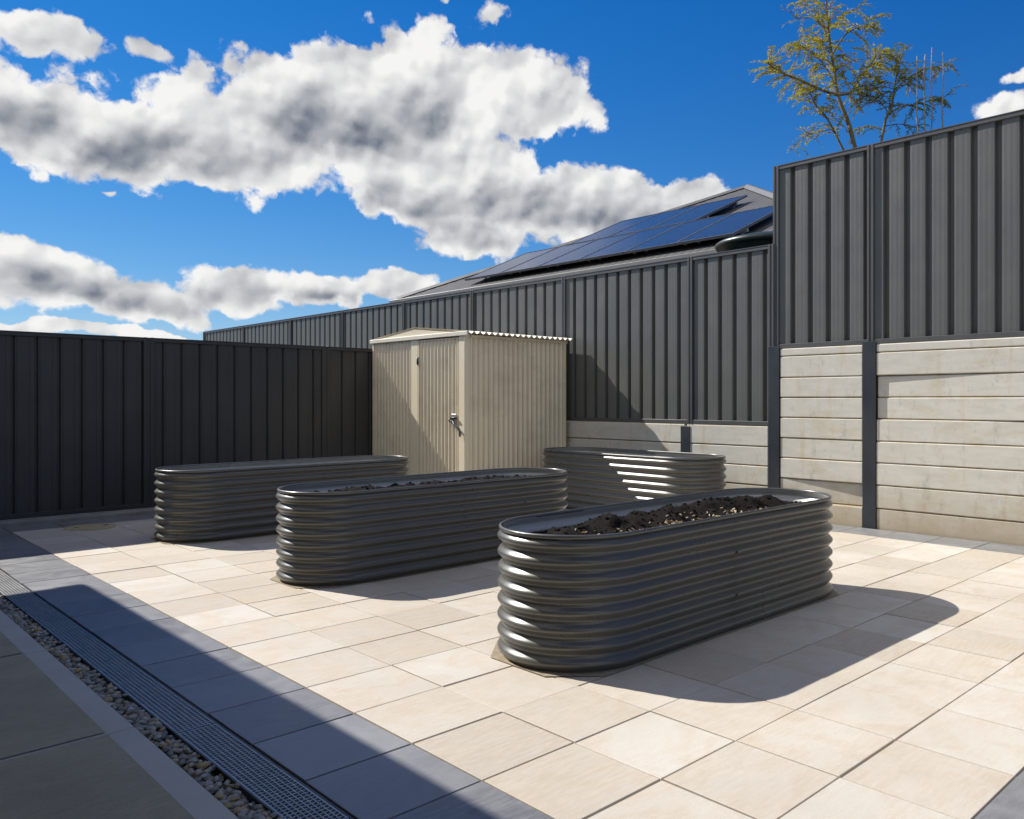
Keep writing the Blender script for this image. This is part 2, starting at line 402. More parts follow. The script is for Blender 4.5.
rng = random.Random(4)
def tiles(b, xs, ys, gap=.0064, skip=None):
    for i in range(len(xs)-1):
        for j in range(len(ys)-1):
            if skip and skip((xs[i]+xs[i+1])/2, (ys[j]+ys[j+1])/2): continue
            g = [gap*rng.uniform(.25, 1.15) for _ in range(4)]
            x0, x1, y0, y1 = xs[i]+g[0]/1.6, xs[i+1]-g[1]/1.6, ys[j]+g[2]/1.6, ys[j+1]-g[3]/1.6
            dz = [rng.uniform(-.0012, .0012) for _ in range(3)]
            ch = .0014
            def zz(x, y): return dz[0] + dz[1]*(x-x0)/.4 + dz[2]*(y-y0)/.4
            P = [(x0,y0),(x1,y0),(x1,y1),(x0,y1)]
            Q = [(x0+ch,y0+ch),(x1-ch,y0+ch),(x1-ch,y1-ch),(x0+ch,y1-ch)]
            vs = [(x, y, -.03) for x, y in P] + [(x, y, zz(x, y)-ch) for x, y in P] + [(x, y, zz(x, y)) for x, y in Q]
            fs = [(8,9,10,11)] + [(4+k, 4+(k+1)%4, 8+(k+1)%4, 8+k) for k in range(4)] + [(k, (k+1)%4, 4+(k+1)%4, 4+k) for k in range(4)]
            b.add(vs, fs)
XS = [1.562 + .3965*k for k in range(14)]            # 1.562 .. 6.717
YS = [.878 + .3985*k for k in range(21)] + [9.03]    # rows of slabs
b = MB(); tiles(b, XS, YS); tag(b.build('paving', m_paver), kind='structure')
b = MB()
tiles(b, [1.172, 1.560], [YS[0] - .3985*k for k in range(8, 0, -1)] + YS[:-1] + [9.05, 9.42], .0095)
tiles(b, [6.720, 7.105], [YS[0] - .3985*k for k in range(8, 0, -1)] + YS, .008)
tiles(b, XS + [7.105], [9.033, 9.42], .008)
tiles(b, XS, [.479, .876])
tag(b.build('paving_border', m_dark), kind='structure')
b = MB(); tiles(b, XS, [.479 - .3985*k for k in range(9, -1, -1)])
tag(b.build('paving_apron', m_paver), kind='structure')
sheet('joint_sand', 1.17, -3.2, 7.12, 9.43, -.013, m_grout)
b = MB(); b.box((-2.4, 9.43, -.08), (7.12, 9.74, .042), .008); tag(b.build('kerb_strip', m_kerb), kind='structure')

# patio slab: darker brushed panels inside a paler trowelled margin, sawn joints between bays
b = MB(); pan = MB()
joints = [-4.0, -2.0, -.67, .67, 2.0, 3.325, 4.65, 5.98, 7.3, 8.6, 9.42]
for j in range(len(joints)-1):
    y0, y1 = joints[j]+.004, joints[j+1]-.004
    b.box((-2.4, y0, -.08), (.944, y1, .0), .004)
    pan.add([(-2.4, y0+.012, .004), (.852, y0+.012, .004), (.852, y1-.012, .004), (-2.4, y1-.012, .004)], [(0,1,2,3)])
tag(b.build('patio_slab', m_border), kind='structure')
tag(pan.build('patio_slab_finish', m_slab), kind='structure')

# drain: channel, pebbles, grates
b = MB(); b.box((.944, -3, -.088), (1.172, 9.42, -.06)); tag(b.build('drain_channel', m_black), kind='structure')
prng = random.Random(11)
b = MB(); b.smooth = True
ico = bmesh.new(); bmesh.ops.create_icosphere(ico, subdivisions=2, radius=1)
iv = [v.co.copy() for v in ico.verts]; ifc = [[v.index for v in f.verts] for f in ico.faces]; ico.free()
for k in range(3000):
    x = prng.uniform(.950, 1.024); y = 1.5 + 4.9*prng.random()
    layer = prng.random()
    r = prng.uniform(.006, .0125) if prng.random() < .85 else prng.uniform(.0115, .0155)
    z = -.042 + layer*.034 + (.004 if r > .011 else 0)
    R = Matrix.Rotation(prng.uniform(0, 6.28), 3, 'Z') @ Matrix.Rotation(prng.uniform(-.5, .5), 3, 'X')
    sc = Vector((r*prng.uniform(.8, 1.45), r*prng.uniform(.75, 1.1), r*prng.uniform(.55, .8)))
    sd = prng.uniform(0, 99)
    vs = []
    for q in iv:
        u = q * (1 + .16*noise.noise(q*1.3 + Vector((sd, 0, 0))))
        vs.append(R @ Vector((u.x*sc.x, u.y*sc.y, u.z*sc.z)) + Vector((x, y, z)))
    b.add(vs, ifc)
tag(b.build('river_pebbles', m_peb), 'small rounded river pebbles in brown, grey and orange filling the narrow strip', 'pebbles', kind='stuff')
sheet('pebble_bed', .945, -3, 1.028, 9.42, -.045, m_grout)

grate0 = None
def make_grate():
    b = MB(); L = .992
    for k in range(9):
        x = k*.0156
        b.box((x, 0, -.022), (x+.0034 if 0 < k < 8 else x+.005, L, 0))
    fr = b
    cb = MB(); n = 52
    for k in range(n):
        y = .006 + k*(L-.016)/(n-1)
        w = .0042 if 0 < k < n-1 else .007
        cb.box((.0052, y-w/2, -.016), (.1246, y+w/2, -.0007))
    t = thing('drain_grate', '', 'drain grate')
    fr.build('bearing_bars', m_galv, t); cb.build('cross_bars', m_galv, t)
    return t
def dup(o, parent=None):
    c = o.copy(); COL.objects.link(c)
    if parent is not None: c.parent = parent
    for ch in list(o.children): dup(ch, c)
    return c
gl = {0: 'nearest length of steel drain grate, cut off by the bottom edge of the photo',
      1: 'steel drain grate length lying second from the bottom edge, wholly in shade',
      2: 'steel drain grate length third from the bottom edge, beside the narrowing pebbles',
      3: 'farthest wholly shaded steel drain grate length, fourth from the bottom edge',
      4: 'shaded steel drain grate length ending where the sunlit strip begins at the left edge',
      5: 'sunlit steel drain grate length running out at the left edge of the photo'}
g0 = make_grate()
for k in range(6):
    g = g0 if k == 0 else dup(g0)
    g.location = (1.031, 2.166 + 1.0*(k-1), -.002)
    g['label'] = gl[k]; g['category'] = 'drain grate'; g['group'] = 'drain grates in a row'
b = MB(); b.box((1.024, -3, -.06), (1.0295, 9.4, -.001)); b.box((1.163, -3, -.06), (1.1695, 9.4, -.003))
tag(b.build('drain_edge_angle', m_black), kind='structure')

# round inspection lid in the far shaded corner
t = thing('inspection_lid', 'round flat brown inspection lid set in the shaded paving near the left fence', 'lid', (2.13, 8.83, 0))
b = MB(); pts = [(math.cos(a)*.205, math.sin(a)*.205) for a in [i*math.pi/24 for i in range(48)]]
b.add([(x, y, -.004) for x, y in pts] + [(x, y, .006) for x, y in pts] + [(x*.95, y*.95, .010) for x, y in pts],
      [tuple(range(96, 144))] + [(i, (i+1) % 48, 48+(i+1) % 48, 48+i) for i in range(48)] + [(48+i, 48+(i+1) % 48, 96+(i+1) % 48, 96+i) for i in range(48)])
b.build('cover', m_slab, t)
for s in (-1, 1):
    b = MB(); b.box((s*.12-.02, -.006, .009), (s*.12+.02, .006, .013)); b.build('lifting_slot', m_black, t)

# ------------------------------------------------------------------ retaining walls
WX = 7.125                                            # face of the walls
def sleeper(b, y0, y1, z0, z1, x):
    b.box((x, y0, z0), (x+.075, y1, z1), .007)
wr = random.Random(8)
def wall(name, label, bays, zs, recess, cols):
    t = thing(name, label, 'retaining wall', (WX, sum(bays[0])/2, 0))
    def rel(p): return (p[0]-WX, p[1]-sum(bays[0])/2, p[2])
    for bi, (y0, y1) in enumerate(bays):
        for k in range(len(zs[bi])-1):
            z0, z1 = zs[bi][k]+.0025, zs[bi][k+1]-.0025
            off = wr.uniform(-.003, .003); ra, rb = recess.get((bi, k), (0, 0))
            b = MB(); p = rel((WX+off, y0, z0)); q = rel((WX+off, y1, z1))
            b.box((p[0], p[1], p[2]), (p[0]+.08, q[1], q[2]), .009)
            o = b.build('sleeper', m_sleeper, t)
            # the sleepers are a little out of true
            for v in o.data.vertices:
                f = (v.co.y - p[1])/(q[1]-p[1]); v.co.x += ra + (rb-ra)*f
    for (yc, z1) in cols:
        b = MB(); p = rel((WX, yc, 0))
        X0 = p[0]-.008
        b.box((X0, p[1]-.066, -.05), (X0+.012, p[1]+.066, z1), .002)          # flange seen from the patio
        b.box((X0+.0125, p[1]-.006, -.05), (X0+.14, p[1]+.006, z1-.003))      # web
        b.box((X0+.1405, p[1]-.066, -.05), (X0+.152, p[1]+.066, z1-.001))     # rear flange
        b.build('steel_column', m_col, t)
    return t
zl = [-.03, .11, .31, .51, .71, .924]
wall('retaining_wall', 'lower pale concrete sleeper wall under the long grey fence, behind the corner garden bed', [(5.76, 8.2), (4.667, 5.735)],
     [zl, zl], {}, [(5.748, .90)])
zr = [-.03, .19, .405, .61, .81, 1.015, 1.215, 1.415, 1.63, 1.709]
wall('retaining_wall', 'taller pale concrete sleeper wall at the right with two dark steel columns', [(3.628, 4.528), (1.2, 3.496), (-2.8, 1.19)],
     [zr, zr, zr], {(0, 1): (.048, .002), (1, 5): (-.024, .027), (1, 6): (-.022, .028)}, [(4.597, 1.735), (3.562, 1.735), (1.195, 1.735)])

# ------------------------------------------------------------------ fences
def ribbed(u0, u1, pitch, depth, phase, style):
    """plan profile of a pressed steel infill sheet: list of (u, v), v towards the viewer"""
    pts = [(u0, 0.0)]
    k = math.floor((u0-phase)/pitch)-1
    while True:
        a = phase + k*pitch; k += 1
        if style == 'tall':
            seq = [(0, 0), (.009, -depth), (.047, -depth), (.058, 0), (.085, .0016), (.103, .0010), (.107, .0010), (.130, .0018), (.150, .0010), (.154, .0010), (.175, .0014)]
        else:
            seq = [(0, 0), (.007, -depth), (.020, -depth), (.032, -.001), (.040, 0), (.0425, -.003), (.047, -.003), (.050, 0), (.145, 0), (.147, -.002), (.152, -.002), (.154, 0)]
        for du, v in seq:
            u = a + du*pitch/.19
            if u0+.001 < u < u1-.001: pts.append((u, v))
        if a > u1: break
    pts.append((u1, 0.0))
    return pts
def fence(name, label, frame, posts, z0, z1, pitch, depth, style, m, mp, phase=0., bottom=True, postw=.05, post_ext=.0):
    t = thing(name, label, 'fence', frame(posts[0], 0, z0))
    O = Vector(frame(posts[0], 0, z0))
    def W(u, v, z): return tuple(Vector(frame(u, v, z)) - O)
    def prism(b, u0, u1, v0, v1, za, zb, ch=.0):
        c = [Vector(W(u0, v0, za)), Vector(W(u1, v1, zb))]
        lo = [min(c[0][i], c[1][i]) for i in range(3)]; hi = [max(c[0][i], c[1][i]) for i in range(3)]
        b.box(lo, hi, ch)
    posts = sorted(posts)
    for i in range(len(posts)-1):
        u0, u1 = posts[i]+postw/2-.004, posts[i+1]-postw/2+.004
        pr_ = ribbed(u0, u1, pitch, depth, phase, style)
        b = MB()
        n = len(pr_)
        b.add([W(u, v-.006, z0+.03) for u, v in pr_] + [W(u, v-.006, z1-.012) for u, v in pr_],
              [(k, k+1, n+k+1, n+k) for k in range(n-1)])
        b.build('infill_sheet', m, t)
        b = MB(); prism(b, u0+.001, u1-.001, -.045, .012, z1-.040, z1-.004, .003); prism(b, u0+.001, u1-.001, -.047, .016, z1-.004, z1+.004)
        b.build('top_rail', mp, t)
        if bottom:
            b = MB(); prism(b, u0+.001, u1-.001, -.045, .012, z0, z0+.045, .003)
            b.build('bottom_rail', mp, t)
    for p in posts:
        b = MB()
        h = postw/2
        prism(b, p-h, p-h*.30, -.05, .017, z0-.0, z1+.006+post_ext, .003)
        prism(b, p+h*.30, p+h, -.05, .017, z0-.0, z1+.006+post_ext, .003)
        prism(b, p-h*.30+.0005, p+h*.30-.0005, -.046, .010, z0+.001, z1+.004+post_ext)
        b.build('post', mp, t)
    return t
fx = lambda u, v, z: (7.140 - v, u, z)
fx2 = lambda u, v, z: (7.152 - v, u, z)
fy = lambda u, v, z: (u, 9.655 - v, z)
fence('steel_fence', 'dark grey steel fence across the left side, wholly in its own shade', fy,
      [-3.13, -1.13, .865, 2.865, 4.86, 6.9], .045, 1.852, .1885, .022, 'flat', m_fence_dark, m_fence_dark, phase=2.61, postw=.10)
fence('steel_fence', 'long grey ribbed fence on the low sleeper wall, running far beyond the cream shed', fx,
      [4.635, 5.69, 7.76, 9.72, 11.55, 13.55, 15.6, 17.85, 20.1], .925, 2.775, .19, .042, 'tall', m_fence, m_post, phase=4.69, postw=.065)
fence('steel_fence', 'tall grey ribbed fence standing highest, on top of the right hand sleeper wall', fx2,
      [-2.6, -.85, 1.21, 3.56, 4.585], 1.71, 3.565, .197, .044, 'tall', m_fence, m_post, phase=4.17, postw=.065)

# ------------------------------------------------------------------ garden beds
def stadium(x0, x1, y0, y1, n=22, step=.06):
    """closed outline, counter-clockwise, with outward normals"""
    W_, H_ = x1-x0, y1-y0
    out = []
    if W_ >= H_:
        r = H_/2; c = [(x1-r, (y0+y1)/2, -90), (x0+r, (y0+y1)/2, 90)]
    else:
        r = W_/2; c = [((x0+x1)/2, y1-r, 0), ((x0+x1)/2, y0+r, 180)]
    for ci, (cx, cy, a0) in enumerate(c):
        for k in range(n+1):
            a = rad(a0 + 180*k/n); out.append((cx+r*math.cos(a), cy+r*math.sin(a), math.cos(a), math.sin(a)))
        nx = c[1-ci]; a = rad(a0+180)
        p0 = out[-1]; b0 = rad(nx[2]); p1 = (nx[0]+r*math.cos(b0), nx[1]+r*math.sin(b0))
        L = math.hypot(p1[0]-p0[0], p1[1]-p0[1]); m = int(L/step)
        for k in range(1, m):
            f = k/m; out.append((p0[0]+(p1[0]-p0[0])*f, p0[1]+(p1[1]-p0[1])*f, math.cos(a), math.sin(a)))
    return out
def make_bed(label, x0, x1, y0, y1, h, bolts_x, seed, soil_z, soil_label, mound):
    cx, cy = (x0+x1)/2, (y0+y1)/2
    t = thing('garden_bed', label, 'garden bed', (cx, cy, 0), 0, 'corrugated steel garden beds')
    amp = .0122; waves = 8
    ol = stadium(x0-cx+amp, x1-cx-amp, y0-cy+amp, y1-cy-amp)
    nz = waves*12; zb, zt = .004, h-.012
    rr = random.Random(seed); ph = rr.uniform(0, 99)
    for inner in (0,):
        b = MB(); b.smooth = True; V_ = []; F_ = []
        n = len(ol)
        for j in range(nz+1):
            f = j/nz; z = zb + (zt-zb)*f
            o = -amp*math.cos(2*math.pi*waves*f)
            for (x, y, nx, ny) in ol:
                dent = .0022*noise.noise(Vector((x*1.7+ph, y*1.7, z*2.2)))
                V_.append((x + nx*(o+dent), y + ny*(o+dent), z))
        for j in range(nz):
            for k in range(n):
                F_.append((j*n+k, j*n+(k+1) % n, (j+1)*n+(k+1) % n, (j+1)*n+k))
        b.add(V_, F_)
        b.build('side_sheet', m_bed, t)
    # rolled rim
    b = MB(); b.smooth = True; n = len(ol); m = 10; V_ = []; F_ = []
    for (x, y, nx, ny) in ol:
        for q in range(m):
            a = 2*math.pi*q/m
            o = .0085*math.cos(a) - .003
            V_.append((x+nx*o, y+ny*o, h-.0105+.0105*math.sin(a)))
    for k in range(n):
        for q in range(m):
            F_.append((k*m+q, k*m+(q+1) % m, ((k+1) % n)*m+(q+1) % m, ((k+1) % n)*m+q))
    b.add(V_, F_); b.build('rolled_rim', m_rim, t)
    # overlapping seams with bolts on the long sides
    lx = (x1-x0) >= (y1-y0)
    for bx in bolts_x:
        s = MB(); s.smooth = True
        V_ = []
        for j in range(nz+1):
            f = j/nz; z = zb + (zt-zb)*f
            o = amp - amp*math.cos(2*math.pi*waves*f)*1.0
            d = -(o - amp) * -1
            off = -amp*math.cos(2*math.pi*waves*f) + .0018
            for w in (-.0, .022):
                if lx: V_.append((bx-cx+w, y0-cy+amp-off, z))
                else: V_.append((x0-cx+amp-off, bx-cy+w, z))
        s.add(V_, [(2*j, 2*j+1, 2*j+3, 2*j+2) for j in range(nz)])
        s.build('seam', m_bed, t)
        for zf in (2.5, 5.5):
            z = zb + (zt-zb)*zf/waves
            q = MB()
            o = -(amp + .004)
            pc = (bx-cx+.011, y0-cy+amp+o) if lx else (x0-cx+amp+o, bx-cy+.011)
            d = (0, -1) if lx else (-1, 0)
            q.tube([(pc[0]-d[0]*.004, pc[1]-d[1]*.004, z), (pc[0]+d[0]*.004, pc[1]+d[1]*.004, z), (pc[0]+d[0]*.006, pc[1]+d[1]*.006, z)], [.008, .008, .005], 10)
            q.build('bolt', m_rim, t)
    # soil: a thing of its own inside the bed
    b = MB(); b.smooth = True
    inset = .030
    nx_, ny_ = int((x1-x0)/.022), int((y1-y0)/.022)
    r = min(x1-x0, y1-y0)/2 - inset
    def inside(x, y):
        if lx: dx = max(x0+inset+r-x, x-(x1-inset-r), 0); dy = y-cy
        else: dy = max(y0+inset+r-y, y-(y1-inset-r), 0); dx = x-cx
        return math.hypot(dx, dy) <= r
    def hgt(x, y):
        return soil_z + mound(x, y) + .026*fbm(x*7+seed, y*7, 0, 5) + .014*fbm(x*20, y*20, seed, 4)
    grid = {}
    VV = []; FF = []
    for i in range(nx_+1):
        for j in range(ny_+1):
            x = x0 + (x1-x0)*i/nx_; y = y0 + (y1-y0)*j/ny_
            if inside(x, y): grid[(i, j)] = len(VV); VV.append((x, y, hgt(x, y)))
    for (i, j), a in grid.items():
        k = [(i, j), (i+1, j), (i+1, j+1), (i, j+1)]
        if all(q in grid for q in k): FF.append(tuple(grid[q] for q in k))
    b.add(VV, FF)
    # clods and pale chips lying on top belong to the same loose mass
    cr = random.Random(seed*7+1); b.smooth = False
    for k in range(900):
        x = cr.uniform(x0, x1); y = cr.uniform(y0, y1)
        if not inside(x, y): continue
        rr_ = cr.uniform(.003, .010); z = hgt(x, y)
        if not all(inside(x+ax*rr_*2.2, y+ay*rr_*2.2) for ax in (-1, 1) for ay in (-1, 1)): continue
        vs = []
        for q in iv[:12]: vs.append((0, 0, 0))
        sd = cr.uniform(0, 99)
        vs = [Vector((x, y, z)) + Vector((q.x*rr_*1.2, q.y*rr_, q.z*rr_*.8))*(1+.5*noise.noise(q*1.5+Vector((sd, 0, 0)))) for q in iv]
        b.add(vs, ifc)
    if mound_chips.get(seed):
        b.m = 1
        for k in range(mound_chips[seed]):
            if lx: x = cr.uniform(x0+.25, x1-.3); y = y0 + inset + .01 + abs(cr.gauss(0, .10))
            if not inside(x, y): continue
            z = hgt(x, y)+.003; a = cr.uniform(0, 3.14); l = cr.uniform(.004, .010); w = cr.uniform(.002, .0045)
            ca, sa = math.cos(a), math.sin(a); e = cr.uniform(-.004, .006)
            P = [(-l, -w), (l, -w), (l, w), (-l, w)]
            b.add([(x+u*ca-v*sa, y+u*sa+v*ca, z+e*(u/l)+.0) for u, v in P] + [(x+u*ca-v*sa, y+u*sa+v*ca, z+e*(u/l)+.004) for u, v in P],
                  [(0,3,2,1), (4,5,6,7), (0,1,5,4), (1,2,6,5), (2,3,7,6), (3,0,4,7)])
        b.m = 0
    o = b.build('garden_soil', [m_soil, m_chip])
    tag(o, soil_label, 'soil', 'soil filling the garden beds', 'stuff')
    # bedding sand where the slabs were cut around the bed: an octagon a little larger than the bed
    e = -.006; cfx = .185
    X0, X1, Y0, Y1 = x0-e, x1+e, y0-e, y1+e
    if sand_ok:
        s = MB()
        s.add([(X0+cfx, Y0, .0045), (X1-cfx, Y0, .0045), (X1, Y0+cfx, .0045), (X1, Y1-cfx, .0045), (X1-cfx, Y1, .0045), (X0+cfx, Y1, .0045), (X0, Y1-cfx, .0045), (X0, Y0+cfx, .0045)], [tuple(range(8))])
        tag(s.build('bedding_sand', m_sand), kind='structure')
    return t
mound_chips = {3: 2200}
sand_ok = True
def bump_at(*pk):
    def f(x, y):
        z = 0
        for (a, b_, h_, rx, ry) in pk:
            z = max(z, h_*math.exp(-(((x-a)/rx)**2 + ((y-b_)/ry)**2)))
        return z
    return f
make_bed('nearest garden bed of dark corrugated steel, heaped with black soil', 2.32, 4.735, 2.46, 3.22, 0.605, [3.46], 3, .502,
         'black soil heaped in clods and flecked with straw in the nearest bed',
         bump_at((3.5, 2.93, .075, 1.0, .2), (2.98, 2.93, .095, .16, .16), (3.3, 2.97, .085, .18, .15), (3.6, 2.97, .09, .22, .16), (3.95, 2.99, .098, .25, .16), (4.2, 2.95, .09, .2, .16), (2.74, 2.88, .08, .17, .16), (2.56, 2.84, .06, .12, .14), (4.42, 2.9, .07, .15, .14), (3.4, 2.8, .06, .9, .18)))
make_bed('middle garden bed of dark corrugated steel, standing across in front of the cream shed', 2.325, 4.715, 4.84, 5.6, .605, [4.05], 2, .535,
         'dry dark soil just showing along the rim of the middle bed',
         bump_at((2.95, 5.3, .04, .2, .14), (3.5, 5.28, .035, .25, .12), (4.1, 5.3, .035, .2, .14)))
make_bed('garden bed of dark corrugated steel standing along the shaded left fence', 2.30, 4.665, 7.17, 7.93, .605, [3.9], 1, .46,
         'soil lying low in the bed beside the left fence', lambda x, y: 0)
make_bed('garden bed of dark corrugated steel in the corner, against the sleeper wall beside the shed', 6.06, 6.80, 4.77, 7.17, .635, [], 5, .48,
         'soil lying low in the corner bed below the sleeper wall', lambda x, y: 0)

# ------------------------------------------------------------------ shed
def corr(u0, u1, pitch, amp, n=6):
    L = []; m = max(2, int(round((u1-u0)/pitch)))
    for k in range(m*n+1):
        f = k/(m*n); q = (f*m) % 1
        # flat pans with narrow raised ribs
        v = amp*max(0, math.cos((q-.5)*2*math.pi))**1.0 if .25 < q < .75 else 0
        L.append((u0+(u1-u0)*f, v))
    return L
SX0, SX1, SY0, SY1, SH = 5.50, 7.025, 7.62, 9.61, 1.935
shed = thing('garden_shed', 'small cream corrugated steel shed with a low gable roof in the corner by the fence', 'shed', (SX0, SY0, 0))
def loc(p): return (p[0]-SX0, p[1]-SY0, p[2])
def wall_x(b, x, y0, y1, z0, z1, pitch=.0725, amp=.013):
    p = corr(y0, y1, pitch, amp); n = len(p)
    b.add([loc((x-v, u, z0)) for u, v in p] + [loc((x-v, u, z1)) for u, v in p], [(k, k+1, n+k+1, n+k) for k in range(n-1)])
def wall_y(b, y, x0, x1, z0, z1, pitch=.0725, amp=.013):
    p = corr(x0, x1, pitch, amp); n = len(p)
    b.add([loc((u, y-v, z0)) for u, v in p] + [loc((u, y-v, z1)) for u, v in p], [(k, k+1, n+k+1, n+k) for k in range(n-1)])
b = MB(); wall_x(b, SX0, 8.70, SY1-.02, .03, SH); b.build('front_sheet', m_cream, shed)
b = MB(); wall_y(b, SY0, SX0+.05, SX1-.02, .03, SH); b.build('side_sheet', m_cream, shed)
b = MB(); wall_y(b, SY1, SX0+.02, SX1-.02, .03, SH); wall_x(b, SX1, SY0+.02, SY1-.02, .03, SH); b.build('back_sheet', m_cream, shed)
b = MB(); b.box(loc((SX0-.022, SY0-.016, .0)), loc((SX0+.05, SY0+.095, SH)), .004); b.build('corner_trim', m_creamtrim, shed)
b = MB(); b.box(loc((SX1-.03, SY0-.016, .0)), loc((SX1+.012, SY0+.03, SH)), .004); b.build('corner_trim', m_cream, shed)
b = MB(); b.box(loc((SX0-.018, SY1-.03, .0)), loc((SX0+.03, SY1+.01, SH)), .004); b.build('corner_trim', m_cream, shed)
b = MB(); b.box(loc((SX0-.020, 8.555, .0)), loc((SX0+.02, 8.70, SH-.012)), .004); b.build('door_jamb', m_creamtrim, shed)
b = MB(); wall_x(b, SX0-.006, 7.735, 8.535, .04, SH-.045)
door = b.build('door', m_cream, shed)
b = MB()
b.box(loc((SX0-.021, 7.722, .03)), loc((SX0-.001, 7.742, SH-.03)), .002); b.box(loc((SX0-.0205, 8.528, .03)), loc((SX0-.0012, 8.548, SH-.03)), .002)
b.box(loc((SX0-.021, 7.7425, SH-.047)), loc((SX0-.001, 8.5275, SH-.03)), .002); b.box(loc((SX0-.021, 7.7425, .03)), loc((SX0-.001, 8.5275, .048)), .002)
b.build('door_frame', m_cream, door)
b = MB(); b.box(loc((SX0-.034, 7.755, .915)), loc((SX0-.0215, 7.845, 1.03)), .003); b.build('latch_plate', m_galv, door)
b = MB(); b.tube([loc((SX0-.042, 7.735, .985)), loc((SX0-.042, 7.85, .985))], .010, 8)
b.tube([loc((SX0-.042, 7.825, .985)), loc((SX0-.075, 7.835, .955))], .008, 8); b.tube([loc((SX0-.042, 7.79, .945)), loc((SX0-.042, 7.865, .945))], .012, 8); b.build('bolt_handle', m_black, door)
b = MB()
b.tube([loc((SX0-.045, 7.80, .95)), loc((SX0-.05, 7.76, .905)), loc((SX0-.048, 7.70, .875)), loc((SX0-.045, 7.665, .835)), loc((SX0-.044, 7.655, .775))], .011, 8)
b.build('chain', m_post, door)
for z in (1.66, .22):
    b = MB(); b.tube([loc((SX0-.026, 8.549, z-.045)), loc((SX0-.026, 8.549, z+.045))], .012, 8); b.build('hinge', m_black, door)
# low gable roof: ridge along X, ribs running down each slope
RIDGE = .105; ym = (SY0+SY1)/2; ov = .095
def roof_slope(y_e, sgn):
    b = MB(); p = []
    x0, x1 = SX0-.03, SX1+.045; pitch = .086; m = int(round((x1-x0)/pitch))
    for k in range(m*8+1):
        f = k/(m*8); p.append((x0+(x1-x0)*f, .015*math.cos(2*math.pi*f*m)))
    n = len(p)
    b.add([loc((u, y_e, SH+.016+v)) for u, v in p] + [loc((u, ym, SH+.016+RIDGE+v)) for u, v in p], [(k, k+1, n+k+1, n+k) for k in range(n-1)])
    b.add([loc((u, y_e, SH+.013+v)) for u, v in p] + [loc((u, y_e, SH+.016+v)) for u, v in p], [(k, k+1, n+k+1, n+k) for k in range(n-1)])
    return b.build('roof_sheet', m_roofs, shed)
roof_slope(SY0-ov, -1); roof_slope(SY1+ov*.5, 1)
b = MB()                                             # gable panel and the pale barge under it
tri = [(SY0-.02, SH+.012), (SY1+.01, SH+.012), (ym, SH+RIDGE+.002)]
b.add([loc((SX0-.0245, y, z)) for y, z in tri] + [loc((SX0+.02, y, z)) for y, z in tri], [(0,1,2), (5,4,3), (0,3,4,1), (1,4,5,2), (2,5,3,0)])
b.build('gable_panel', m_creamtrim, shed)
b = MB(); b.box(loc((SX0-.045, SY0-.095, SH-.018)), loc((SX0-.0245, SY1+.03, SH+.030)), .004); b.build('barge_strip', m_roofs, shed)
b = MB(); b.box(loc((SX0+.06, SY0-.028, SH-.035)), loc((SX1+.02, SY0-.0165, SH-.004)), .002); b.build('eave_channel', m_cream, shed)

# ------------------------------------------------------------------ neighbour's house, panels, tank
AP = Vector((14.175, 9.776, 5.61)); TP = .46; ZE = 3.25; A = (AP.z-ZE)/TP
hs = thing('house', 'neighbouring house with a grey hipped steel roof rising behind the long fence', 'house', (AP.x, AP.y, .88))
def hl(p): return tuple(Vector(p) - Vector((AP.x, AP.y, .88)))
RX = 26.0
e0 = (AP.x-A, AP.y+A); e1 = (AP.x-A, AP.y-A)
def roof_face(b, base, top, n, normal_up, rib=.19, hh=.02):
    """a plane with raised standing ribs running up the slope"""
b = MB()
b.add([hl(AP), hl((e0[0], e0[1], ZE)), hl((e1[0], e1[1], ZE)), hl((RX, AP.y, AP.z)), hl((RX, AP.y+A, ZE)), hl((RX, AP.y-A, ZE))],
      [(0, 1, 2), (0, 3, 4, 1), (0, 2, 5, 3)])
roof = b.build('roof', m_roof, hs)
b = MB()                                              # corrugation ribs on the end slope
y = e1[1]+.1
while y < e0[1]-.05:
    top = A - abs(y-AP.y)
    if top > .15:
        x0, x1 = AP.x-A, AP.x-A+top-.05
        w = .018
        b.add([hl((x0, y-w, ZE+.002)), hl((x0, y+w, ZE+.002)), hl((x1, y+w, ZE+.002+TP*(x1-x0))), hl((x1, y-w, ZE+.002+TP*(x1-x0))),
               hl((x0, y, ZE+.008)), hl((x1, y, ZE+.008+TP*(x1-x0)))], [(0, 4, 5, 3), (4, 1, 2, 5), (0, 1, 4), (3, 5, 2)])
    y += .15
b.build('roof_ribs', m_roof, roof)
for (p, q) in ((AP, Vector((e0[0], e0[1], ZE))), (AP, Vector((e1[0], e1[1], ZE))), (AP, Vector((RX, AP.y, AP.z)))):
    b = MB(); d = (q-p).normalized(); up = Vector((0, 0, 1)); s = d.cross(up).normalized()
    P = [p + up*.035 - s*.11 - up*.045, p + up*.055 - s*.03, p + up*.055 + s*.03, p + up*.035 + s*.11 - up*.045]
    Q = [v + (q-p) for v in P]
    b.add([hl(v) for v in P+Q], [(k, k+1, 5+k, 4+k) for k in range(3)] + [(0, 1, 2, 3)])
    b.build('ridge_cap', m_ridge, roof)
b = MB(); b.box(hl((AP.x-A+.45, AP.y-A+.45, .88)), hl((RX-.4, AP.y+A-.45, ZE+.02))); b.build('wall', m_wall, hs)
b = MB(); b.box(hl((AP.x-A-.11, AP.y-A-.1, ZE-.13)), hl((AP.x-A-.005, AP.y+A+.1, ZE-.012)), .01); b.build('gutter', m_ridge, hs)
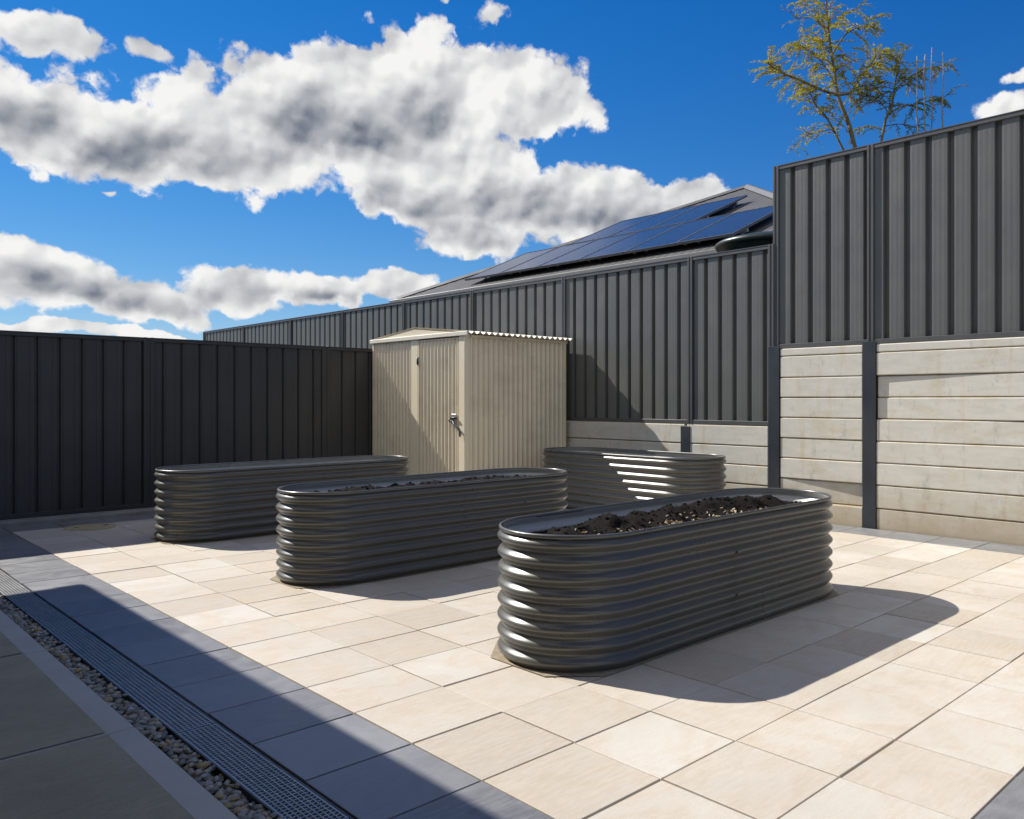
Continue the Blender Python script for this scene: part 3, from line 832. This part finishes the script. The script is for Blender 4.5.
# solar panels, tilted a little off the roof on rails
up_n = Vector((-TP, 0, 1)).normalized(); along = Vector((1, 0, TP)).normalized()
def roof_z(x): return AP.z - TP*(AP.x - x)
PW_, PH_ = 1.03, 1.66
def panel(x, y, label):
    t = thing('solar_panel', label, 'solar panel', (x, y, roof_z(x)), 0, 'solar panels on the roof')
    M_ = Matrix((along, Vector((0, 1, 0)), up_n)).transposed()
    def P(a, c, h): return tuple(M_ @ Vector((a, c, h)))
    def slab(b, a0, a1, c0, c1, h0, h1):
        b.add([P(a, c, h) for h in (h0, h1) for a, c in ((a0, c0), (a1, c0), (a1, c1), (a0, c1))],
              [(3,2,1,0), (4,5,6,7), (0,1,5,4), (1,2,6,5), (2,3,7,6), (3,0,4,7)])
    h = .10
    b = MB(); slab(b, .022, PH_-.022, .022, PW_-.032, h+.004, h+.033); b.build('glass', m_solar, t)
    b = MB()
    slab(b, 0, .02, 0, PW_-.01, h, h+.038); slab(b, PH_-.02, PH_, 0, PW_-.01, h, h+.038)
    slab(b, .0205, PH_-.0205, 0, .02, h, h+.038); slab(b, .0205, PH_-.0205, PW_-.03, PW_-.01, h, h+.038)
    b.build('frame', m_alu, t)
    for a in (.35, 1.28):
        b = MB(); slab(b, a, a+.04, .0, PW_+.0, h-.05, h-.002); r = b.build('rail', m_galv, t)
        for c in (.08, .85):
            b = MB(); slab(b, a+.005, a+.035, c, c+.05, .0, h-.051); b.build('foot', m_galv, r)
low = ['at the right end of the lower row', 'second from the right in the lower row', 'third from the right in the lower row',
       'fourth from the right in the lower row', 'fifth from the right in the lower row', 'at the far left end of the lower row']
for k in range(6): panel(9.26, 6.60+k*PW_, 'solar panel on the roof, ' + low[k])
upp = ['at the right end of the upper row, above the bare roof', 'middle one of the upper row', 'at the left end of the upper row by the hip']
for k in range(3): panel(9.26+1.70*math.cos(math.atan(TP)), 8.47+k*PW_, 'solar panel, ' + upp[k])

tk = thing('water_tank', 'dark green round water tank showing its domed lid over the long fence', 'water tank', (8.05, 4.95+.28, .88))
def lathe(b, prof, n=40):
    m = len(prof); V_ = []; F_ = []
    for k in range(n):
        a = 2*math.pi*k/n
        for r_, z_ in prof: V_.append((r_*math.cos(a), r_*math.sin(a), z_))
    for k in range(n):
        for j in range(m-1): F_.append((k*m+j, ((k+1) % n)*m+j, ((k+1) % n)*m+j+1, k*m+j+1))
    b.smooth = True; b.add(V_, F_)
b = MB(); lathe(b, [(.60, 0), (.60, 2.04), (.63, 2.05)]); b.build('body', m_tank, tk)
b = MB(); lathe(b, [(.63, 2.112), (.645, 2.13), (.645, 2.155), (.60, 2.185), (.40, 2.235), (.2, 2.262), (0.001, 2.27)]); [b.v.__setitem__(i, (x, y, z-.06)) for i, (x, y, z) in enumerate(b.v)]; b.build('lid', m_tank, tk)

# own house: the eave that throws the long shade over the slab and the drain (it stands just out of frame)
oh = thing('house', 'cream rendered house beside the patio whose eave shades the concrete slab', 'house', (-2.4, 2.5, 0))
b = MB(); b.box((-.25, -7.5, -.05), (0, 5.9, 2.708)); b.build('wall', m_wall, oh)
b = MB(); b.box((-4, -8, 2.712), (2.76, 6.77, 2.762)); b.build('eave', m_wall, oh)
b = MB(); b.box((2.765, -8, 2.708), (2.917, 6.787, 2.765), .004); b.build('gutter', m_post, oh)

# ------------------------------------------------------------------ trees over the fence
def at(px, py, d):
    v = px_dir(px, py); return Vector((v.x*d, v.y*d, EYE + v.z*d))
trng = random.Random(21)
def rv(s): return Vector((trng.uniform(-s, s), trng.uniform(-s, s), trng.uniform(-s, s)))
def smooth_path(pts, n=5):
    out = []
    for i in range(len(pts)-1):
        p0 = pts[max(i-1, 0)]; p1 = pts[i]; p2 = pts[i+1]; p3 = pts[min(i+2, len(pts)-1)]
        for k in range(n):
            t_ = k/n
            out.append(.5*((2*p1) + (p2-p0)*t_ + (2*p0-5*p1+4*p2-p3)*t_*t_ + (3*p1-p0-3*p2+p3)*t_**3))
    out.append(pts[-1]); return out
def leaflet(b, p, d, l, w):
    d = d.normalized(); s = d.cross(rv(1)).normalized()*w
    b.add([p, p+d*l*.5+s, p+d*l, p+d*l*.5-s], [(0, 1, 2, 3)])
def frond(bw, bl, p, d, l, droop, dens=1.0, leafsize=1.0):
    """a fine twig carrying paired narrow leaflets"""
    n = 7; pts = [p]; dd = d.normalized()
    for k in range(n):
        dd = (dd + Vector((0, 0, -droop)) + rv(.13)).normalized(); pts.append(pts[-1] + dd*l/n)
    bw.tube(pts, [.0035*(1-.7*k/n) for k in range(n+1)], 4, False)
    m = int(l/.0105*dens)
    for k in range(m):
        f = (k+.8)/m*n; i = min(int(f), n-1); q = pts[i].lerp(pts[i+1], f-i)
        ax = (pts[i+1]-pts[i]).normalized()
        side = ax.cross(Vector((0, 0, 1)) + rv(.4)).normalized()
        for s in (-1, 1):
            if trng.random() < .82:
                leaflet(bl, q, (side*s*.8 + ax*.95 + rv(.3) - Vector((0, 0, .15))), trng.uniform(.032, .062)*leafsize, trng.uniform(.0035, .006)*leafsize)
def clothe(bw, bl, path, start, cnt, l0, l1, droop, dens=1.0, sub=True, size=1.0, density_fn=None, upb=.12):
    N_ = len(path)
    for k in range(int(cnt*1.55)):
        f = start + (1-start)*(k+trng.random())/int(cnt*1.55)
        i = min(int(f*(N_-1)), N_-2); q = path[i].lerp(path[i+1], f*(N_-1)-i)
        ax = (path[i+1]-path[i]).normalized()
        rr_ = rv(1.0); rr_.z *= .45; d = (ax*.45 + rr_ + Vector((0, 0, upb))).normalized()
        l = trng.uniform(l0, l1)*(1.3-.5*f)
        frond(bw, bl, q, d, l, droop, dens, size)
        if sub and l > .3:
            for _ in range(3):
                g = q + d*l*trng.uniform(.3, .8)
                frond(bw, bl, g, (d + rv(.9)), l*.6, droop, dens, size)
def shrub_tree(name, label, base, limbs, leaf, barkm, spec):
    t = thing(name, label, 'tree', tuple(base))
    wood = MB(); fo = MB(); tw = MB()
    for (pts, r0, r1, start, cnt, l0, l1, dens, size, droop) in limbs:
        path = smooth_path([Vector(p) - Vector(base) for p in pts])
        n = len(path); wood.tube(path, [r0 + (r1-r0)*k/(n-1) for k in range(n)], 8)
        clothe(tw, fo, path, start, cnt, l0, l1, droop, dens, True, size)
    wood.build('trunk', barkm, t)
    o = tw; fo.m = 0
    off = len(fo.v)
    # fine twigs share the crown mesh
    fo.m = 1; fo.smooth = True
    fo.add(tw.v, tw.f)
    fo.build('crown', [leaf, barkm], t)
    return t
D1 = 8.75
b1 = at(906, 330, D1); b1 = Vector((b1.x, b1.y, 1.64))
fork = at(838, 95, D1)
shrub_tree('feathery_tree', 'feathery tree with yellow green leaves and a leaning trunk overhanging the tall fence', b1, [
    ([b1, at(855, 148, D1), at(848, 122, D1), fork, at(834, 70, D1+.05), at(829, 35, D1+.1), at(826, 0, D1+.15), at(823, -45, D1+.2)], .028, .006, .50, 34, .16, .42, 1.0, 1.0, .10),
    ([fork, at(822, 90, D1-.1), at(800, 80, D1-.2), at(784, 74, D1-.3), at(774, 68, D1-.36), at(766, 62, D1-.4)], .017, .005, .15, 26, .14, .30, 1.0, 1.0, .10),
    ([fork, at(851, 92, D1+.15), at(860, 78, D1+.3), at(872, 62, D1+.4), at(880, 50, D1+.5)], .014, .004, .15, 22, .16, .36, 1.0, 1.0, .12),
    ([at(836, 85, D1), at(820, 60, D1+.25), at(806, 48, D1+.4), at(790, 42, D1+.5)], .010, .004, .2, 16, .14, .32, .9, 1.0, .10),
    ([at(832, 55, D1), at(846, 34, D1-.2), at(862, 26, D1-.35), at(874, 22, D1-.4)], .009, .003, .3, 12, .12, .3, .9, 1.0, .12),
    ([at(829, 30, D1), at(812, 18, D1+.2), at(796, 18, D1+.3), at(790, 10, D1+.3)], .007, .003, .4, 4, .1, .2, .5, .9, .06),
    ([at(828, 20, D1), at(842, 16, D1+.2), at(858, 8, D1+.3), at(870, -4, D1+.3)], .007, .003, .4, 5, .1, .2, .5, .9, .06),
    ([Vector((b1.x, b1.y+.06, 1.64)), at(858, 176, D1+.1), at(844, 151, D1+.1), at(828, 120, D1+.1), at(816, 105, D1+.05), at(808, 88, D1)], .017, .006, .45, 18, .14, .34, .8, 1.0, .12),
    ([at(836, 128, D1+.1), at(820, 132, D1), at(806, 136, D1-.1), at(790, 150, D1-.15)], .005, .002, .2, 9, .12, .25, .55, .9, .12),
], m_leaf, m_bark, None)
D2 = 8.75
b2 = at(848, 330, D2); b2.z = 1.64
shrub_tree('feathery_tree', 'smaller olive green feathery tree with a thin stem, left of the bare stems', b2, [
    ([b2, at(882, 138, D2), at(891, 112, D2), at(894, 90, D2), at(898, 68, D2), at(905, 44, D2+.1)], .017, .004, .42, 26, .14, .34, .9, .95, .14),
    ([at(891, 112, D2), at(903, 106, D2-.1), at(918, 104, D2-.2), at(932, 100, D2-.3), at(946, 96, D2-.3)], .008, .003, .2, 15, .12, .28, .9, .95, .14),
    ([at(894, 90, D2), at(908, 78, D2+.1), at(922, 70, D2+.2), at(938, 66, D2+.2), at(946, 64, D2+.2)], .008, .003, .2, 15, .12, .28, .9, .95, .14),
    ([at(890, 115, D2), at(878, 100, D2+.1), at(866, 96, D2+.2), at(858, 104, D2+.3)], .007, .003, .2, 12, .12, .26, .8, .95, .14),
    ([at(886, 126, D2), at(898, 124, D2), at(912, 126, D2), at(922, 124, D2)], .006, .002, .2, 8, .1, .22, .8, .95, .14),
    ([at(884, 130, D2), at(868, 126, D2+.1), at(856, 130, D2+.1)], .006, .002, .2, 7, .1, .22, .8, .95, .14),
], m_leaf2, m_bark, None)
stem_labels = ['leftmost of the thin bare grey stems rising above the tall fence', 'second from the left of the thin bare stems above the tall fence',
               'third from the left of the bare stems above the fence, the tallest one', 'rightmost thin bare stem above the tall fence, set apart from the others']
for k, (p0, p1, yt) in enumerate([(919, 917, 56), (924.5, 925, 55), (930.5, 931.5, 48), (941.5, 943, 52)]):
    D3 = 8.35
    q = at(p0, 200, D3); q.z = 1.64
    t = thing('bare_stem', stem_labels[k], 'bare stem', tuple(q), 0, 'thin bare stems behind the fence')
    top = at(p1, yt, D3) - q; b = MB()
    pts = [Vector((0, 0, 0)) + top*f + rv(.008) for f in [i/16 for i in range(17)]]
    b.tube(pts, [.013*(1-.55*i/16)*(1+trng.uniform(-.15, .25)) for i in range(17)], 7)
    b.build('stem', m_bark2, t)
    b = MB()
    for i in range(22):
        f = trng.uniform(.55, 1); pp = top*f; d = Vector((trng.uniform(-1, 1), trng.uniform(-1, 1), trng.uniform(.2, 1))).normalized()
        b.tube([pp, pp+d*trng.uniform(.015, .045)], [.004, .0015], 4)
    b.build('twig_stubs', m_bark2, t)
